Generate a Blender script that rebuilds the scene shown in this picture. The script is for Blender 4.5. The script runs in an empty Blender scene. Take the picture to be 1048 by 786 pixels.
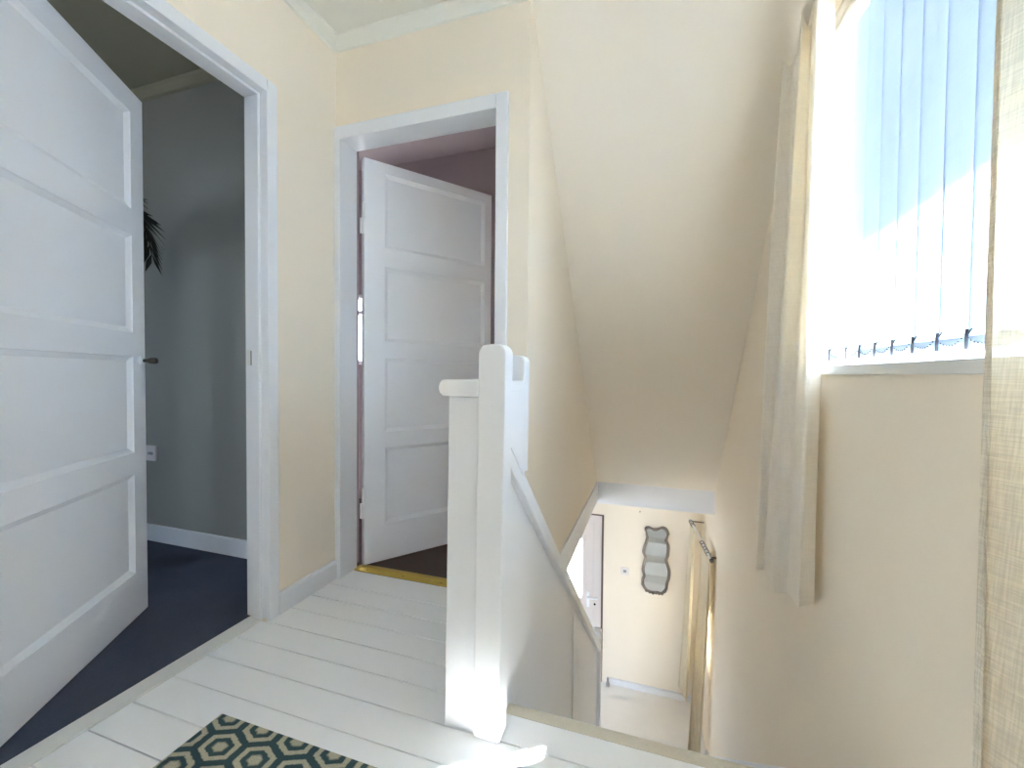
import bpy, bmesh, math, random
from mathutils import Vector, Matrix
random.seed(7)
PI = math.pi
C = bpy.context.scene.collection
SC = bpy.context.scene

# ------------------------------------------------------------------ materials
def lin(c):
    c = c / 255.0
    return c / 12.92 if c <= 0.04045 else ((c + 0.055) / 1.055) ** 2.4
def rgb(r, g, b): return (lin(r), lin(g), lin(b), 1.0)

def new_mat(name):
    m = bpy.data.materials.new(name); m.use_nodes = True
    nt = m.node_tree; nt.nodes.clear()
    out = nt.nodes.new('ShaderNodeOutputMaterial')
    return m, nt, out
def N(nt, t, **kw):
    n = nt.nodes.new(t)
    for k, v in kw.items():
        if k.startswith('i_'): n.inputs[k[2:].replace('_', ' ')].default_value = v
        else: setattr(n, k, v)
    return n
def math_node(nt, op, a, b=None, clamp=False):
    n = nt.nodes.new('ShaderNodeMath'); n.operation = op; n.use_clamp = clamp
    for i, v in enumerate((a, b)):
        if v is None: continue
        if isinstance(v, (int, float)): n.inputs[i].default_value = v
        else: nt.links.new(v, n.inputs[i])
    return n.outputs[0]

def paint(name, col, rough=0.6, bump=0.0, scale=60.0, var=0.04, spec=0.4, metallic=0.0):
    """painted / plain surface: gentle noise in tone and a fine relief"""
    m, nt, out = new_mat(name)
    p = N(nt, 'ShaderNodeBsdfPrincipled')
    p.inputs['Roughness'].default_value = rough
    p.inputs['Metallic'].default_value = metallic
    p.inputs['Specular IOR Level'].default_value = spec
    tc = N(nt, 'ShaderNodeTexCoord')
    nz = N(nt, 'ShaderNodeTexNoise'); nz.inputs['Scale'].default_value = 3.0; nz.inputs['Detail'].default_value = 6
    nt.links.new(tc.outputs['Object'], nz.inputs['Vector'])
    mx = N(nt, 'ShaderNodeMixRGB'); mx.inputs[1].default_value = tuple(min(1, c * (1 - var)) for c in col[:3]) + (1,)
    mx.inputs[2].default_value = tuple(min(1, c * (1 + var)) for c in col[:3]) + (1,)
    nt.links.new(nz.outputs['Fac'], mx.inputs[0]); nt.links.new(mx.outputs[0], p.inputs['Base Color'])
    if bump:
        n2 = N(nt, 'ShaderNodeTexNoise'); n2.inputs['Scale'].default_value = scale; n2.inputs['Detail'].default_value = 5
        nt.links.new(tc.outputs['Object'], n2.inputs['Vector'])
        b = N(nt, 'ShaderNodeBump'); b.inputs['Strength'].default_value = bump; b.inputs['Distance'].default_value = 0.004
        nt.links.new(n2.outputs['Fac'], b.inputs['Height']); nt.links.new(b.outputs['Normal'], p.inputs['Normal'])
    nt.links.new(p.outputs[0], out.inputs[0])
    return m

def carpet(name, c1, c2, scale=350.0):
    m, nt, out = new_mat(name)
    p = N(nt, 'ShaderNodeBsdfPrincipled'); p.inputs['Roughness'].default_value = 0.95; p.inputs['Specular IOR Level'].default_value = 0.1
    tc = N(nt, 'ShaderNodeTexCoord')
    n1 = N(nt, 'ShaderNodeTexNoise'); n1.inputs['Scale'].default_value = scale; n1.inputs['Detail'].default_value = 3
    n2 = N(nt, 'ShaderNodeTexNoise'); n2.inputs['Scale'].default_value = 9.0; n2.inputs['Detail'].default_value = 4
    for n in (n1, n2): nt.links.new(tc.outputs['Object'], n.inputs['Vector'])
    f = math_node(nt, 'ADD', math_node(nt, 'MULTIPLY', n1.outputs['Fac'], 0.65), math_node(nt, 'MULTIPLY', n2.outputs['Fac'], 0.35))
    mx = N(nt, 'ShaderNodeMixRGB'); mx.inputs[1].default_value = c1; mx.inputs[2].default_value = c2
    nt.links.new(f, mx.inputs[0]); nt.links.new(mx.outputs[0], p.inputs['Base Color'])
    b = N(nt, 'ShaderNodeBump'); b.inputs['Strength'].default_value = 0.6; b.inputs['Distance'].default_value = 0.004
    nt.links.new(n1.outputs['Fac'], b.inputs['Height']); nt.links.new(b.outputs['Normal'], p.inputs['Normal'])
    nt.links.new(p.outputs[0], out.inputs[0])
    return m

def linen(name, col, transl=0.4, clear=0.0, weave=420.0, thread=0.25, tcol=None):
    """woven cloth: diffuse + light through it, slubby threads, optional open weave"""
    m, nt, out = new_mat(name)
    tc = N(nt, 'ShaderNodeTexCoord')
    mp1 = N(nt, 'ShaderNodeMapping'); mp1.inputs['Scale'].default_value = (1.0, weave * 0.05, weave)
    mp2 = N(nt, 'ShaderNodeMapping'); mp2.inputs['Scale'].default_value = (weave * .4, weave, weave * 0.04)
    n1 = N(nt, 'ShaderNodeTexNoise'); n2 = N(nt, 'ShaderNodeTexNoise')
    for mp, n in ((mp1, n1), (mp2, n2)):
        n.inputs['Scale'].default_value = 1.0; n.inputs['Detail'].default_value = 2
        nt.links.new(tc.outputs['Object'], mp.inputs[0]); nt.links.new(mp.outputs[0], n.inputs['Vector'])
    h = math_node(nt, 'MULTIPLY', math_node(nt, 'ADD', n1.outputs['Fac'], n2.outputs['Fac']), 0.5)
    ramp = N(nt, 'ShaderNodeMapRange'); ramp.inputs[1].default_value = 0.38; ramp.inputs[2].default_value = 0.62
    nt.links.new(h, ramp.inputs[0])
    mx = N(nt, 'ShaderNodeMixRGB'); mx.inputs[2].default_value = col
    mx.inputs[1].default_value = tuple(c * (1 - thread) for c in col[:3]) + (1,)
    nt.links.new(ramp.outputs[0], mx.inputs[0])
    d = N(nt, 'ShaderNodeBsdfDiffuse'); t = N(nt, 'ShaderNodeBsdfTranslucent')
    nt.links.new(mx.outputs[0], d.inputs[0])
    if tcol is None: nt.links.new(mx.outputs[0], t.inputs[0])
    else: t.inputs[0].default_value = tcol
    bp = N(nt, 'ShaderNodeBump'); bp.inputs['Strength'].default_value = 0.25; bp.inputs['Distance'].default_value = 0.002
    nt.links.new(h, bp.inputs['Height']); nt.links.new(bp.outputs['Normal'], d.inputs['Normal'])
    s = N(nt, 'ShaderNodeMixShader'); s.inputs[0].default_value = transl
    nt.links.new(d.outputs[0], s.inputs[1]); nt.links.new(t.outputs[0], s.inputs[2])
    last = s
    if clear:
        tr = N(nt, 'ShaderNodeBsdfTransparent')
        s2 = N(nt, 'ShaderNodeMixShader')
        gap = N(nt, 'ShaderNodeMapRange'); gap.inputs[1].default_value = 0.62; gap.inputs[2].default_value = 0.42
        gap.inputs[3].default_value = clear * .5; gap.inputs[4].default_value = clear * 1.5
        nt.links.new(h, gap.inputs[0]); nt.links.new(gap.outputs[0], s2.inputs[0])
        nt.links.new(s.outputs[0], s2.inputs[1]); nt.links.new(tr.outputs[0], s2.inputs[2]); last = s2
    nt.links.new(last.outputs[0], out.inputs[0])
    return m

def glass(name, tint=(0.95, 0.98, 1, 1)):
    m, nt, out = new_mat(name)
    tr = N(nt, 'ShaderNodeBsdfTransparent'); tr.inputs[0].default_value = tint
    gl = N(nt, 'ShaderNodeBsdfGlossy'); gl.inputs['Roughness'].default_value = 0.02
    s = N(nt, 'ShaderNodeMixShader'); s.inputs[0].default_value = 0.05
    nt.links.new(tr.outputs[0], s.inputs[1]); nt.links.new(gl.outputs[0], s.inputs[2])
    nt.links.new(s.outputs[0], out.inputs[0])
    return m

def mirror_mat(name):
    m, nt, out = new_mat(name)
    g = N(nt, 'ShaderNodeBsdfGlossy'); g.inputs[0].default_value = (0.86, 0.88, 0.86, 1); g.inputs['Roughness'].default_value = 0.03
    nt.links.new(g.outputs[0], out.inputs[0]); return m

def rug_mat(name, ox, oy, px_, py_):
    """flat-weave rug: rows of nested hexagons in teal and oatmeal"""
    m, nt, out = new_mat(name)
    tc = N(nt, 'ShaderNodeTexCoord'); sp = N(nt, 'ShaderNodeSeparateXYZ')
    nz = N(nt, 'ShaderNodeTexNoise'); nz.inputs['Scale'].default_value = 90; nz.inputs['Detail'].default_value = 2
    nt.links.new(tc.outputs['Object'], nz.inputs['Vector'])
    nt.links.new(tc.outputs['Object'], sp.inputs[0])
    wob = math_node(nt, 'MULTIPLY', math_node(nt, 'SUBTRACT', nz.outputs['Fac'], 0.5), 0.006)
    x = math_node(nt, 'ADD', math_node(nt, 'SUBTRACT', sp.outputs[0], ox), wob)
    y = math_node(nt, 'ADD', math_node(nt, 'SUBTRACT', sp.outputs[1], oy), wob)
    x = math_node(nt, 'MULTIPLY', x, 1.0 / px_)              # one column = 1
    y = math_node(nt, 'MULTIPLY', y, 0.8660254 / py_)        # one row = sqrt(3)/2
    def cell(v, period, off):
        a = math_node(nt, 'ADD', v, off + 100 * period)
        a = math_node(nt, 'MODULO', a, period)
        return math_node(nt, 'ABSOLUTE', math_node(nt, 'SUBTRACT', a, period / 2))
    def hexd(off_x, off_y):
        ax = cell(x, 1.0, 0.5 + off_x); ay = cell(y, 1.7320508, 0.8660254 + off_y)
        diag = math_node(nt, 'ADD', math_node(nt, 'MULTIPLY', ax, 0.5), math_node(nt, 'MULTIPLY', ay, 0.8660254))
        return math_node(nt, 'MAXIMUM', ax, diag)
    d = math_node(nt, 'MULTIPLY', math_node(nt, 'MINIMUM', hexd(0, 0), hexd(0.5, 0.8660254)), 2.0)   # 0 centre .. 1 border
    w1 = math_node(nt, 'SUBTRACT', 1.0, math_node(nt, 'MULTIPLY', d, 3.2))
    w2 = math_node(nt, 'SUBTRACT', 1.0, math_node(nt, 'MULTIPLY', math_node(nt, 'ABSOLUTE', math_node(nt, 'SUBTRACT', d, 0.70)), 7.5))
    w = math_node(nt, 'MAXIMUM', w1, w2)
    fac = N(nt, 'ShaderNodeMapRange'); fac.inputs[1].default_value = -0.15; fac.inputs[2].default_value = 0.25
    nt.links.new(w, fac.inputs[0])
    yarn = N(nt, 'ShaderNodeTexNoise'); yarn.inputs['Scale'].default_value = 420; yarn.inputs['Detail'].default_value = 2
    nt.links.new(tc.outputs['Object'], yarn.inputs['Vector'])
    mx = N(nt, 'ShaderNodeMixRGB'); mx.inputs[1].default_value = rgb(62, 84, 88); mx.inputs[2].default_value = rgb(186, 180, 158)
    nt.links.new(fac.outputs[0], mx.inputs[0])
    mu = N(nt, 'ShaderNodeMixRGB'); mu.blend_type = 'MULTIPLY'; mu.inputs[0].default_value = 0.6
    g = N(nt, 'ShaderNodeMapRange'); g.inputs[1].default_value = .3; g.inputs[2].default_value = .7; g.inputs[3].default_value = .55; g.inputs[4].default_value = 1.15
    nt.links.new(yarn.outputs['Fac'], g.inputs[0])
    nt.links.new(mx.outputs[0], mu.inputs[1]); nt.links.new(g.outputs[0], mu.inputs[2])
    p = N(nt, 'ShaderNodeBsdfPrincipled'); p.inputs['Roughness'].default_value = 0.95; p.inputs['Specular IOR Level'].default_value = 0.1
    nt.links.new(mu.outputs[0], p.inputs['Base Color'])
    b = N(nt, 'ShaderNodeBump'); b.inputs['Strength'].default_value = 0.5; b.inputs['Distance'].default_value = 0.003
    nt.links.new(yarn.outputs['Fac'], b.inputs['Height']); nt.links.new(b.outputs['Normal'], p.inputs['Normal'])
    nt.links.new(p.outputs[0], out.inputs[0]); return m

M = dict(
    wall=paint('cream_wall_paint', rgb(238, 228, 212), 0.85, 0.12, 45, 0.02, 0.2),
    taupe=paint('low_bounce_taupe', rgb(150, 141, 128), 0.85, 0.12, 45, 0.02, 0.2),  # darkened tone for the unseen rear wall, to cut its bounce light
    slope=paint('pale_cream_plaster', rgb(239, 232, 220), 0.85, 0.18, 45, 0.02, 0.2),
    ceil=paint('white_ceiling_paint', rgb(232, 231, 222), 0.8, 0.12, 60, 0.01, 0.2),
    white=paint('white_gloss_paint', rgb(230, 232, 236), 0.35, 0.05, 30, 0.015, 0.4),
    doorw=paint('white_satin_door_paint', rgb(242, 245, 251), 0.4, 0.05, 30, 0.015, 0.4),
    boards=paint('white_floorboard_paint', rgb(242, 243, 244), 0.32, 0.10, 25, 0.03, 0.45),
    gap=paint('dark_gap_dust', rgb(46, 42, 38), 0.9),
    strip=paint('white_sill_strip', rgb(222, 222, 218), 0.4, 0.05, 30, 0.03),
    bedwall=paint('grey_green_bedroom_paint', rgb(152, 152, 146), 0.9, 0.1, 45, 0.03, 0.1),
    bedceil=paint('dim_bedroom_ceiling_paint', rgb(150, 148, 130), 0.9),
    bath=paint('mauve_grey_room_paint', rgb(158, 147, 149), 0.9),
    navy=carpet('charcoal_blue_carpet', rgb(54, 58, 72), rgb(92, 96, 112)),
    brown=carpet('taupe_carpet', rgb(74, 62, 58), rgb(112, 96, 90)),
    cream=carpet('ivory_carpet', rgb(232, 231, 229), rgb(252, 251, 249)),
    stair=carpet('beige_stair_edge', rgb(200, 192, 176), rgb(226, 219, 203), 200),
    brass=paint('worn_brass', rgb(206, 176, 84), 0.28, 0.1, 80, 0.15, 0.5, 1.0),
    chrome=paint('brushed_steel', rgb(190, 188, 184), 0.3, 0, 1, 0.05, 0.5, 1.0),
    bronze=paint('dark_bronze', rgb(92, 86, 78), 0.35, 0, 1, 0.05, 0.5, 0.9),
    black=paint('black_plastic', rgb(24, 22, 22), 0.5),
    upvc=paint('white_upvc', rgb(214, 206, 202), 0.35, 0, 1, 0.01),
    frame=paint('white_window_plastic', rgb(232, 234, 236), 0.35, 0, 1, 0.01),
    dgap=paint('brown_door_seal', rgb(104, 90, 82), 0.7),
    glass=glass('clear_glass'),
    mirror=mirror_mat('mirror_glass'),
    mframe=paint('antique_pewter', rgb(150, 140, 132), 0.45, 1.0, 160, 0.45, 0.5, 0.55),
    switch=paint('white_switch_plastic', rgb(226, 220, 218), 0.35),
    sgrey=paint('grey_switch_plastic', rgb(150, 146, 146), 0.4),
    track=paint('cream_track_enamel', rgb(216, 208, 192), 0.4),
    curtain=linen('ivory_linen', rgb(250, 247, 241), 0.22, 0.0, 420, 0.08, rgb(240, 220, 180)),
    sheer=linen('open_weave_linen', rgb(244, 239, 228), 0.20, 0.06, 520, 0.22, rgb(240, 224, 190)),
    hallcur=linen('cream_cotton', rgb(232, 224, 204), 0.12, 0.0, 300, 0.10, rgb(240, 214, 150)),
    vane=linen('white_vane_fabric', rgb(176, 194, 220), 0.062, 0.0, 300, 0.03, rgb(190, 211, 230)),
    weight=paint('grey_plastic_weight', rgb(62, 66, 74), 0.5),
    leaf=paint('dark_leaf', rgb(24, 27, 20), 0.6, 0, 1, 0.3),
    pot=paint('dark_pot', rgb(60, 56, 52), 0.6),
    ground=paint('dark_paving', rgb(84, 84, 84), 0.95),
    sofit=paint('white_soffit', rgb(225, 225, 225), 0.7),
)
M['rug'] = rug_mat('teal_hexagon_weave', -1.028, 0.776, 0.116, 0.0755)

# ------------------------------------------------------------------ mesh helpers
class MB:
    def __init__(self): self.bm = bmesh.new()
    def box(self, x0, x1, y0, y1, z0, z1):
        v = [self.bm.verts.new(p) for p in ((x0,y0,z0),(x1,y0,z0),(x1,y1,z0),(x0,y1,z0),(x0,y0,z1),(x1,y0,z1),(x1,y1,z1),(x0,y1,z1))]
        for f in ((3,2,1,0),(4,5,6,7),(0,1,5,4),(1,2,6,5),(2,3,7,6),(3,0,4,7)):
            self.bm.faces.new([v[i] for i in f])
        return self
    def prism(self, pts, axis, a, b):
        """polygon (2-D points) swept along axis from a to b"""
        def P(p, t):
            return {0: (t, p[0], p[1]), 1: (p[0], t, p[1]), 2: (p[0], p[1], t)}[axis]
        A = [self.bm.verts.new(P(p, a)) for p in pts]; B = [self.bm.verts.new(P(p, b)) for p in pts]
        n = len(pts)
        self.bm.faces.new(A); self.bm.faces.new(B[::-1])
        for i in range(n):
            j = (i + 1) % n; self.bm.faces.new((A[j], A[i], B[i], B[j]))
        return self
    def tube(self, path, r, seg=10, cap=True, closed=False):
        path = [Vector(p) for p in path]; rings = []; n = len(path)
        up = Vector((0.0, 0.0, 1.0))
        for i, p in enumerate(path):
            if closed: t = path[(i + 1) % n] - path[i - 1]
            else: t = path[min(i + 1, n - 1)] - path[max(i - 1, 0)]
            t.normalize()
            ref = up if abs(t.z) < 0.95 else Vector((1, 0, 0))
            s = t.cross(ref).normalized(); u = s.cross(t)
            rr = r[i] if isinstance(r, (list, tuple)) else r
            rings.append([self.bm.verts.new(p + rr * (math.cos(2*PI*k/seg) * s + math.sin(2*PI*k/seg) * u)) for k in range(seg)])
        for i in range(n if closed else n - 1):
            a, b = rings[i], rings[(i + 1) % n]
            for k in range(seg):
                self.bm.faces.new((a[k], a[(k+1) % seg], b[(k+1) % seg], b[k]))
        if cap and not closed:
            self.bm.faces.new(rings[0][::-1]); self.bm.faces.new(rings[-1])
        return self
    def lathe(self, prof, o=(0,0,0), axis='z', seg=20):
        """profile of (radius, height) pairs turned about an axis through o"""
        rings = []
        for r, h in prof:
            ring = []
            for k in range(seg):
                a = 2*PI*k/seg; c, s = r*math.cos(a), r*math.sin(a)
                p = {'z': (c, s, h), 'y': (c, h, s), 'x': (h, c, s)}[axis]
                ring.append(self.bm.verts.new((o[0]+p[0], o[1]+p[1], o[2]+p[2])))
            rings.append(ring)
        for a, b in zip(rings, rings[1:]):
            for k in range(seg): self.bm.faces.new((a[k], a[(k+1)%seg], b[(k+1)%seg], b[k]))
        self.bm.faces.new(rings[0][::-1]); self.bm.faces.new(rings[-1])
        return self
    def sheet(self, grid):
        V = [[self.bm.verts.new(p) for p in row] for row in grid]
        for a, b in zip(V, V[1:]):
            for k in range(len(a) - 1): self.bm.faces.new((a[k], a[k+1], b[k+1], b[k]))
        return self
    def build(self, name, mat, parent=None, bevel=0.0, seg=2, smooth=False, solid=0.0, loc=None, rz=None):
        bmesh.ops.recalc_face_normals(self.bm, faces=self.bm.faces)
        me = bpy.data.meshes.new(name); self.bm.to_mesh(me); self.bm.free()
        me.materials.append(M[mat] if isinstance(mat, str) else mat)
        o = bpy.data.objects.new(name, me); C.objects.link(o)
        if smooth:
            for p in me.polygons: p.use_smooth = True
        if solid:
            md = o.modifiers.new('thick', 'SOLIDIFY'); md.thickness = solid; md.offset = 0
        if bevel:
            md = o.modifiers.new('bevel', 'BEVEL'); md.width = bevel; md.segments = seg; md.limit_method = 'ANGLE'; md.angle_limit = math.radians(40)
        if parent is not None: o.parent = parent
        if loc is not None: o.location = loc
        if rz is not None: o.rotation_euler = (0, 0, rz)
        return o

def tag(o, label=None, cat=None, group=None, kind=None):
    if label: o['label'] = label
    if cat: o['category'] = cat
    if group: o['group'] = group
    if kind: o['kind'] = kind
    return o
def S(o, label, cat): return tag(o, label, cat, kind='structure')
def empty(name, loc=(0,0,0), rz=0.0):
    o = bpy.data.objects.new(name, None); o.empty_display_size = 0.1; C.objects.link(o)
    o.location = loc; o.rotation_euler = (0, 0, rz); return o

# ------------------------------------------------------------------ plan (metres, landing boards at z = 0)
XL, YB, XW, XR = -1.40, 1.63, -0.475, 0.521       # left wall, back wall, stairwell left wall, right wall
CZ = 2.47                                          # landing ceiling
HZ = -2.55                                         # hall floor
YF = 4.89                                          # far wall of the hall
YBK = -1.7                                         # the landing carries on behind the camera
D1 = (0.49, 1.249); D1H = 2.01                     # doorway in the left wall
D2 = (-1.367, -0.609); D2H = 2.022                 # doorway in the back wall
SW = (-1.50, -0.75, 1.33, 2.33)                     # added unseen window, gives the landing side light
WIN = (0.42, 1.70, 0.99, 2.13)                     # upper window y0 y1 z0 z1
HWIN = (4.24, 4.39, -1.50, -0.88)                  # hall window
YS, ZS = 1.63, 2.47                                # where the raked ceiling starts
YE, ZE = 3.98, -0.03                               # where it ends on the beam

# ------------------------------------------------------------------ floors
f = MB()
ys = [-1.60,-1.495,-1.39,-1.28,-1.175,-1.07,-0.965,-0.855,-0.75,-0.645,-0.54,-0.435,-0.325,-0.22,-0.115,-0.01,0.095,0.20,0.305,0.405,0.50,
      0.599,0.708,0.812,0.922,1.030,1.136,1.243,1.351,1.457,1.566,1.709]
gaps = [0.0044,0.0030,0.0050,0.0036,0.0032,0.0044,0.0026,0.0040,0.0030]
for i in range(len(ys) - 1):
    g = gaps[i % len(gaps)]
    y0, y1 = ys[i] + g*.5, ys[i+1] - gaps[(i+1) % len(gaps)]*.5
    xr = XR if y1 < 1.06 else XW - 0.002
    xl = -1.418 if y0 < 1.2 else XL
    if y0 < 1.10 < y1:
        f.box(xl, -0.44, y0, y1, -0.022, 0.0); f.box(-0.44, XR, y0, 1.122, -0.022, 0.0); continue
    if y1 > 1.6:
        f.box(XL, -1.367, y0, YB, -0.022, 0); f.box(-1.367, -0.609, y0, y1, -0.022, 0); f.box(-0.609, XW - .002, y0, YB, -0.022, 0); continue
    f.box(xl, xr, y0, y1, -0.022, 0.0)
S(f.build('floor', 'boards', None, 0.0008, 1), 'white painted floorboards of the landing, dark gaps between them', 'floor')
f = MB(); f.box(XL - .02, XR, YBK, 1.118, -0.20, -0.0225); f.box(-3.1, XW - .1, 1.118, 5.0, -0.20, -0.0225); f.box(XW - .1, XW - .001, 1.118, 1.75, -0.20, -0.0225)
S(f.build('floor', 'gap'), 'dark subfloor seen in the gaps between the painted boards', 'floor')
S(MB().box(-4.2, -1.482, -1.6, YB + .01, -0.2, 0.004).build('floor', 'navy'), 'charcoal blue carpet in the room behind the left door', 'floor')
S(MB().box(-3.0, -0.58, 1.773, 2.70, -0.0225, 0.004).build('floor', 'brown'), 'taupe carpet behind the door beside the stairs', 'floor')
S(MB().box(-2.3, XR, 1.2, YF, HZ - .1, HZ).build('floor', 'cream'), 'ivory carpet of the hall at the foot of the stairs', 'floor')
# rounded edge of the landing above the stairs
pr = [(1.1225, -0.16), (1.1225, 0.0)]
for k in range(9):
    a = PI/2 - PI*k/8*1.0
    pr.append((1.150 + 0.026*math.cos(a), -0.026 + 0.026*math.sin(a) + 0.0005))
pr += [(1.150, -0.056), (1.150, -0.16)]
S(MB().prism(pr, 0, -0.384, XR).build('trim_1', 'stair', smooth=False), 'rounded cream edge of the landing above the stairs', 'stair edge')
# strip in the left doorway
S(MB().box(-1.481, -1.4195, D1[0], D1[1], -0.02, 0.006).build('trim_2', 'strip', None, 0.002), 'narrow white strip along the threshold of the left doorway', 'threshold')

# ------------------------------------------------------------------ walls
w = MB()
w.box(XL - .10, XL, YBK, D1[0], -0.2, CZ); w.box(XL - .10, XL, D1[1], YB, -0.2, CZ); w.box(XL - .10, XL, D1[0], D1[1], D1H, CZ)
S(w.build('wall_left', 'wall'), 'cream wall of the landing with the wide left doorway', 'wall')
w = MB()
w.box(XL - .0, D2[0], YB, YB + .10, -0.2, CZ); w.box(D2[1], XW, YB, YB + .10, -0.02, CZ); w.box(D2[0], D2[1], YB, YB + .10, D2H, CZ)
S(w.build('wall_back', 'wall'), 'cream wall around the doorway beside the stairs', 'wall')
# stairwell left wall: under the raked ceiling, down to the landing floor edge
zs = lambda y: ZS - (y - YS) * (ZS - ZE) / (YE - YS)
S(MB().prism([(YB + .10, -0.03), (YE + .1, -0.03), (YE + .1, 0.1), (2.85, 1.6), (2.85, 2.62), (YB + .10, 2.62)], 0, XW - .10, XW).build('wall_stairwell', 'wall'), 'cream triangular wall on the left of the stairwell', 'wall')
# right wall, two openings (landing window, hall window)
w = MB(); T = XR + .13
zt = 2.75
w.box(XR, T, YBK, SW[0], HZ, zt); w.box(XR, T, SW[0], SW[1], HZ, SW[2]); w.box(XR, T, SW[0], SW[1], SW[3], zt); w.box(XR, T, SW[1], WIN[0], HZ, zt); w.box(XR, T, WIN[0], WIN[1], HZ, WIN[2]); w.box(XR, T, WIN[0], WIN[1], WIN[3], zt)
w.box(XR, T, WIN[1], HWIN[0], HZ, zt); w.box(XR, T, HWIN[0], HWIN[1], HZ, HWIN[2]); w.box(XR, T, HWIN[0], HWIN[1], HWIN[3], zt); w.box(XR, T, HWIN[1], YF + .1, HZ, zt)
S(w.build('wall_right', 'wall'), 'cream wall under and around the curtained window', 'wall')
w = MB(); w.box(XL, XR, YBK - .1, YBK, -.2, 2.6)
S(w.build('wall_front', 'taupe'), 'unseen landing wall behind the camera, darkened to cut bounced light', 'wall')
# far hall wall with the front door opening
FD = (-1.40, -0.50, -0.63)
w = MB(); w.box(FD[1], XR, YF, YF + .12, HZ, -0.2); w.box(-2.3, FD[0], YF, YF + .12, HZ, -0.2); w.box(FD[0], FD[1], YF, YF + .12, FD[2], -0.2)
S(w.build('wall_far', 'wall'), 'cream hall wall with the ornate mirror at the foot of the stairs', 'wall')
S(MB().box(-2.4, -2.3, 1.2, YF + .1, HZ, -0.2).build('wall_hall', 'wall'), 'cream side wall of the hall beyond the front door', 'wall')

S(MB().box(-1.0, XR, 1.1, 1.2, HZ, -0.2).build('wall_hall', 'wall'), 'wall of the hall below the landing', 'wall')
# ceilings
S(MB().box(XL - .1, XR, YBK, YB, CZ, CZ + .08).build('ceiling', 'ceil'), 'white flat ceiling over the landing', 'ceiling')
S(MB().prism([(YS, ZS), (YE, ZE), (YE, ZE + .12), (YS + .06, ZS + .12)], 0, XW - .10, XR).build('ceiling', 'slope'), 'pale cream raked ceiling running down over the stairs', 'ceiling')
S(MB().box(XW, XR, YE, YE + .10, -0.23, -0.028).build('trim_3', 'white', None, 0.003), 'white beam across the bottom of the raked ceiling', 'beam')
S(MB().box(XW - .012, XW + .008, YB + .002, YE - .001, -0.205, -0.032).build('trim_4', 'white', None, 0.003), 'white board along the stairwell floor edge, running to the beam', 'trim')
S(MB().box(XW - .1, XR, YE + .10, YF, -0.23, -0.02).build('ceiling', 'ceil'), 'white hall ceiling beyond the beam', 'ceiling')

# room behind the left door
w = MB(); w.box(-4.2, XL - .10, YB + .01, YB + .11, -0.2, 2.6)
S(w.build('wall_bedroom_back', 'bedwall'), 'dim grey wall seen through the left doorway', 'wall')
w = MB(); w.box(-4.3, -4.2, -1.6, -0.9, -0.2, 2.6); w.box(-4.3, -4.2, 0.15, 1.75, -0.2, 2.6); w.box(-4.3, -4.2, -0.9, 0.15, -0.2, 0.75); w.box(-4.3, -4.2, -0.9, 0.15, 1.75, 2.6)
S(w.build('wall_bedroom_left', 'bedwall'), 'outer wall of the room behind the left door', 'wall')
S(MB().box(-4.2, XL - .1, -1.7, -1.6, -0.2, 2.6).build('wall_bedroom_front', 'bedwall'), 'near wall of the room behind the left door', 'wall')
S(MB().box(-4.2, XL - .1, -1.6, YB + .01, 2.50, 2.6).build('ceiling', 'bedceil'), 'dim ceiling seen through the left doorway', 'ceiling')
S(MB().prism([(YB + .0099, 2.4999), (YB - .035, 2.4999), (YB - .03, 2.485), (YB - .005, 2.46), (YB + .0099, 2.455)], 0, -4.2, XL - .101).build('trim_5', 'bedceil'), 'coving at the top of the dim wall behind the left door', 'coving')
S(MB().box(-4.2, XL - .102, YB - .006, YB + .0095, 0.004, 0.095).build('baseboard_bedroom', 'white', None, 0.003), 'white skirting under the dim wall behind the left door', 'skirting')

# room behind the second door
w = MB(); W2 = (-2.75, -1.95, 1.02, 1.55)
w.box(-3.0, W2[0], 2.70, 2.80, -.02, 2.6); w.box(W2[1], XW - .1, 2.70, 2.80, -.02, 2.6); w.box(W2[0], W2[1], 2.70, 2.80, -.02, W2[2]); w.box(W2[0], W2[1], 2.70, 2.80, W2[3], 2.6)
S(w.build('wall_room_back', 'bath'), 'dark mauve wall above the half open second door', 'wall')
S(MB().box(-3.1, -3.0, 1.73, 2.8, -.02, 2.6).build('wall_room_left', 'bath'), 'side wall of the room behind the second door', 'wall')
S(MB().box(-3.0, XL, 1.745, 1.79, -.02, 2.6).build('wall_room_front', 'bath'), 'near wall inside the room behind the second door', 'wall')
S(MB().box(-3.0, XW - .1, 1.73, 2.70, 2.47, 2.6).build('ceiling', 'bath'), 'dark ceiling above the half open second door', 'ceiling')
wf = MB()
for a in (W2[0], W2[1] - .04): wf.box(a, a + .04, 2.71, 2.76, W2[2], W2[3])
for z in (W2[2], 1.40, W2[3] - .03): wf.box(W2[0] + .04, W2[1] - .04, 2.712, 2.758, z, z + .03)
win3 = S(wf.build('window_3', 'frame'), 'small bright window glimpsed through the hinge gap of the second door', 'window')
MB().box(W2[0] + .04, W2[1] - .04, 2.735, 2.739, W2[2] + .03, W2[3] - .03).build('pane', 'glass', win3)

# coving of the landing
def coving(pts_axis, a, b, name, label, axis):
    return S(MB().prism(pts_axis, axis, a, b).build(name, 'ceil'), label, 'coving')
coving([(XL, CZ), (XL + .040, CZ), (XL + .040, CZ - .010), (XL + .022, CZ - .030), (XL + .010, CZ - .050), (XL, CZ - .052)], YBK, YB, 'trim_6', 'white coving above the left doorway', 1)
coving([(YB, CZ), (YB - .040, CZ), (YB - .040, CZ - .010), (YB - .022, CZ - .030), (YB - .010, CZ - .050), (YB, CZ - .052)], XL + .0, XW, 'trim_7', 'white coving above the doorway beside the stairs', 0)
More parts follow.
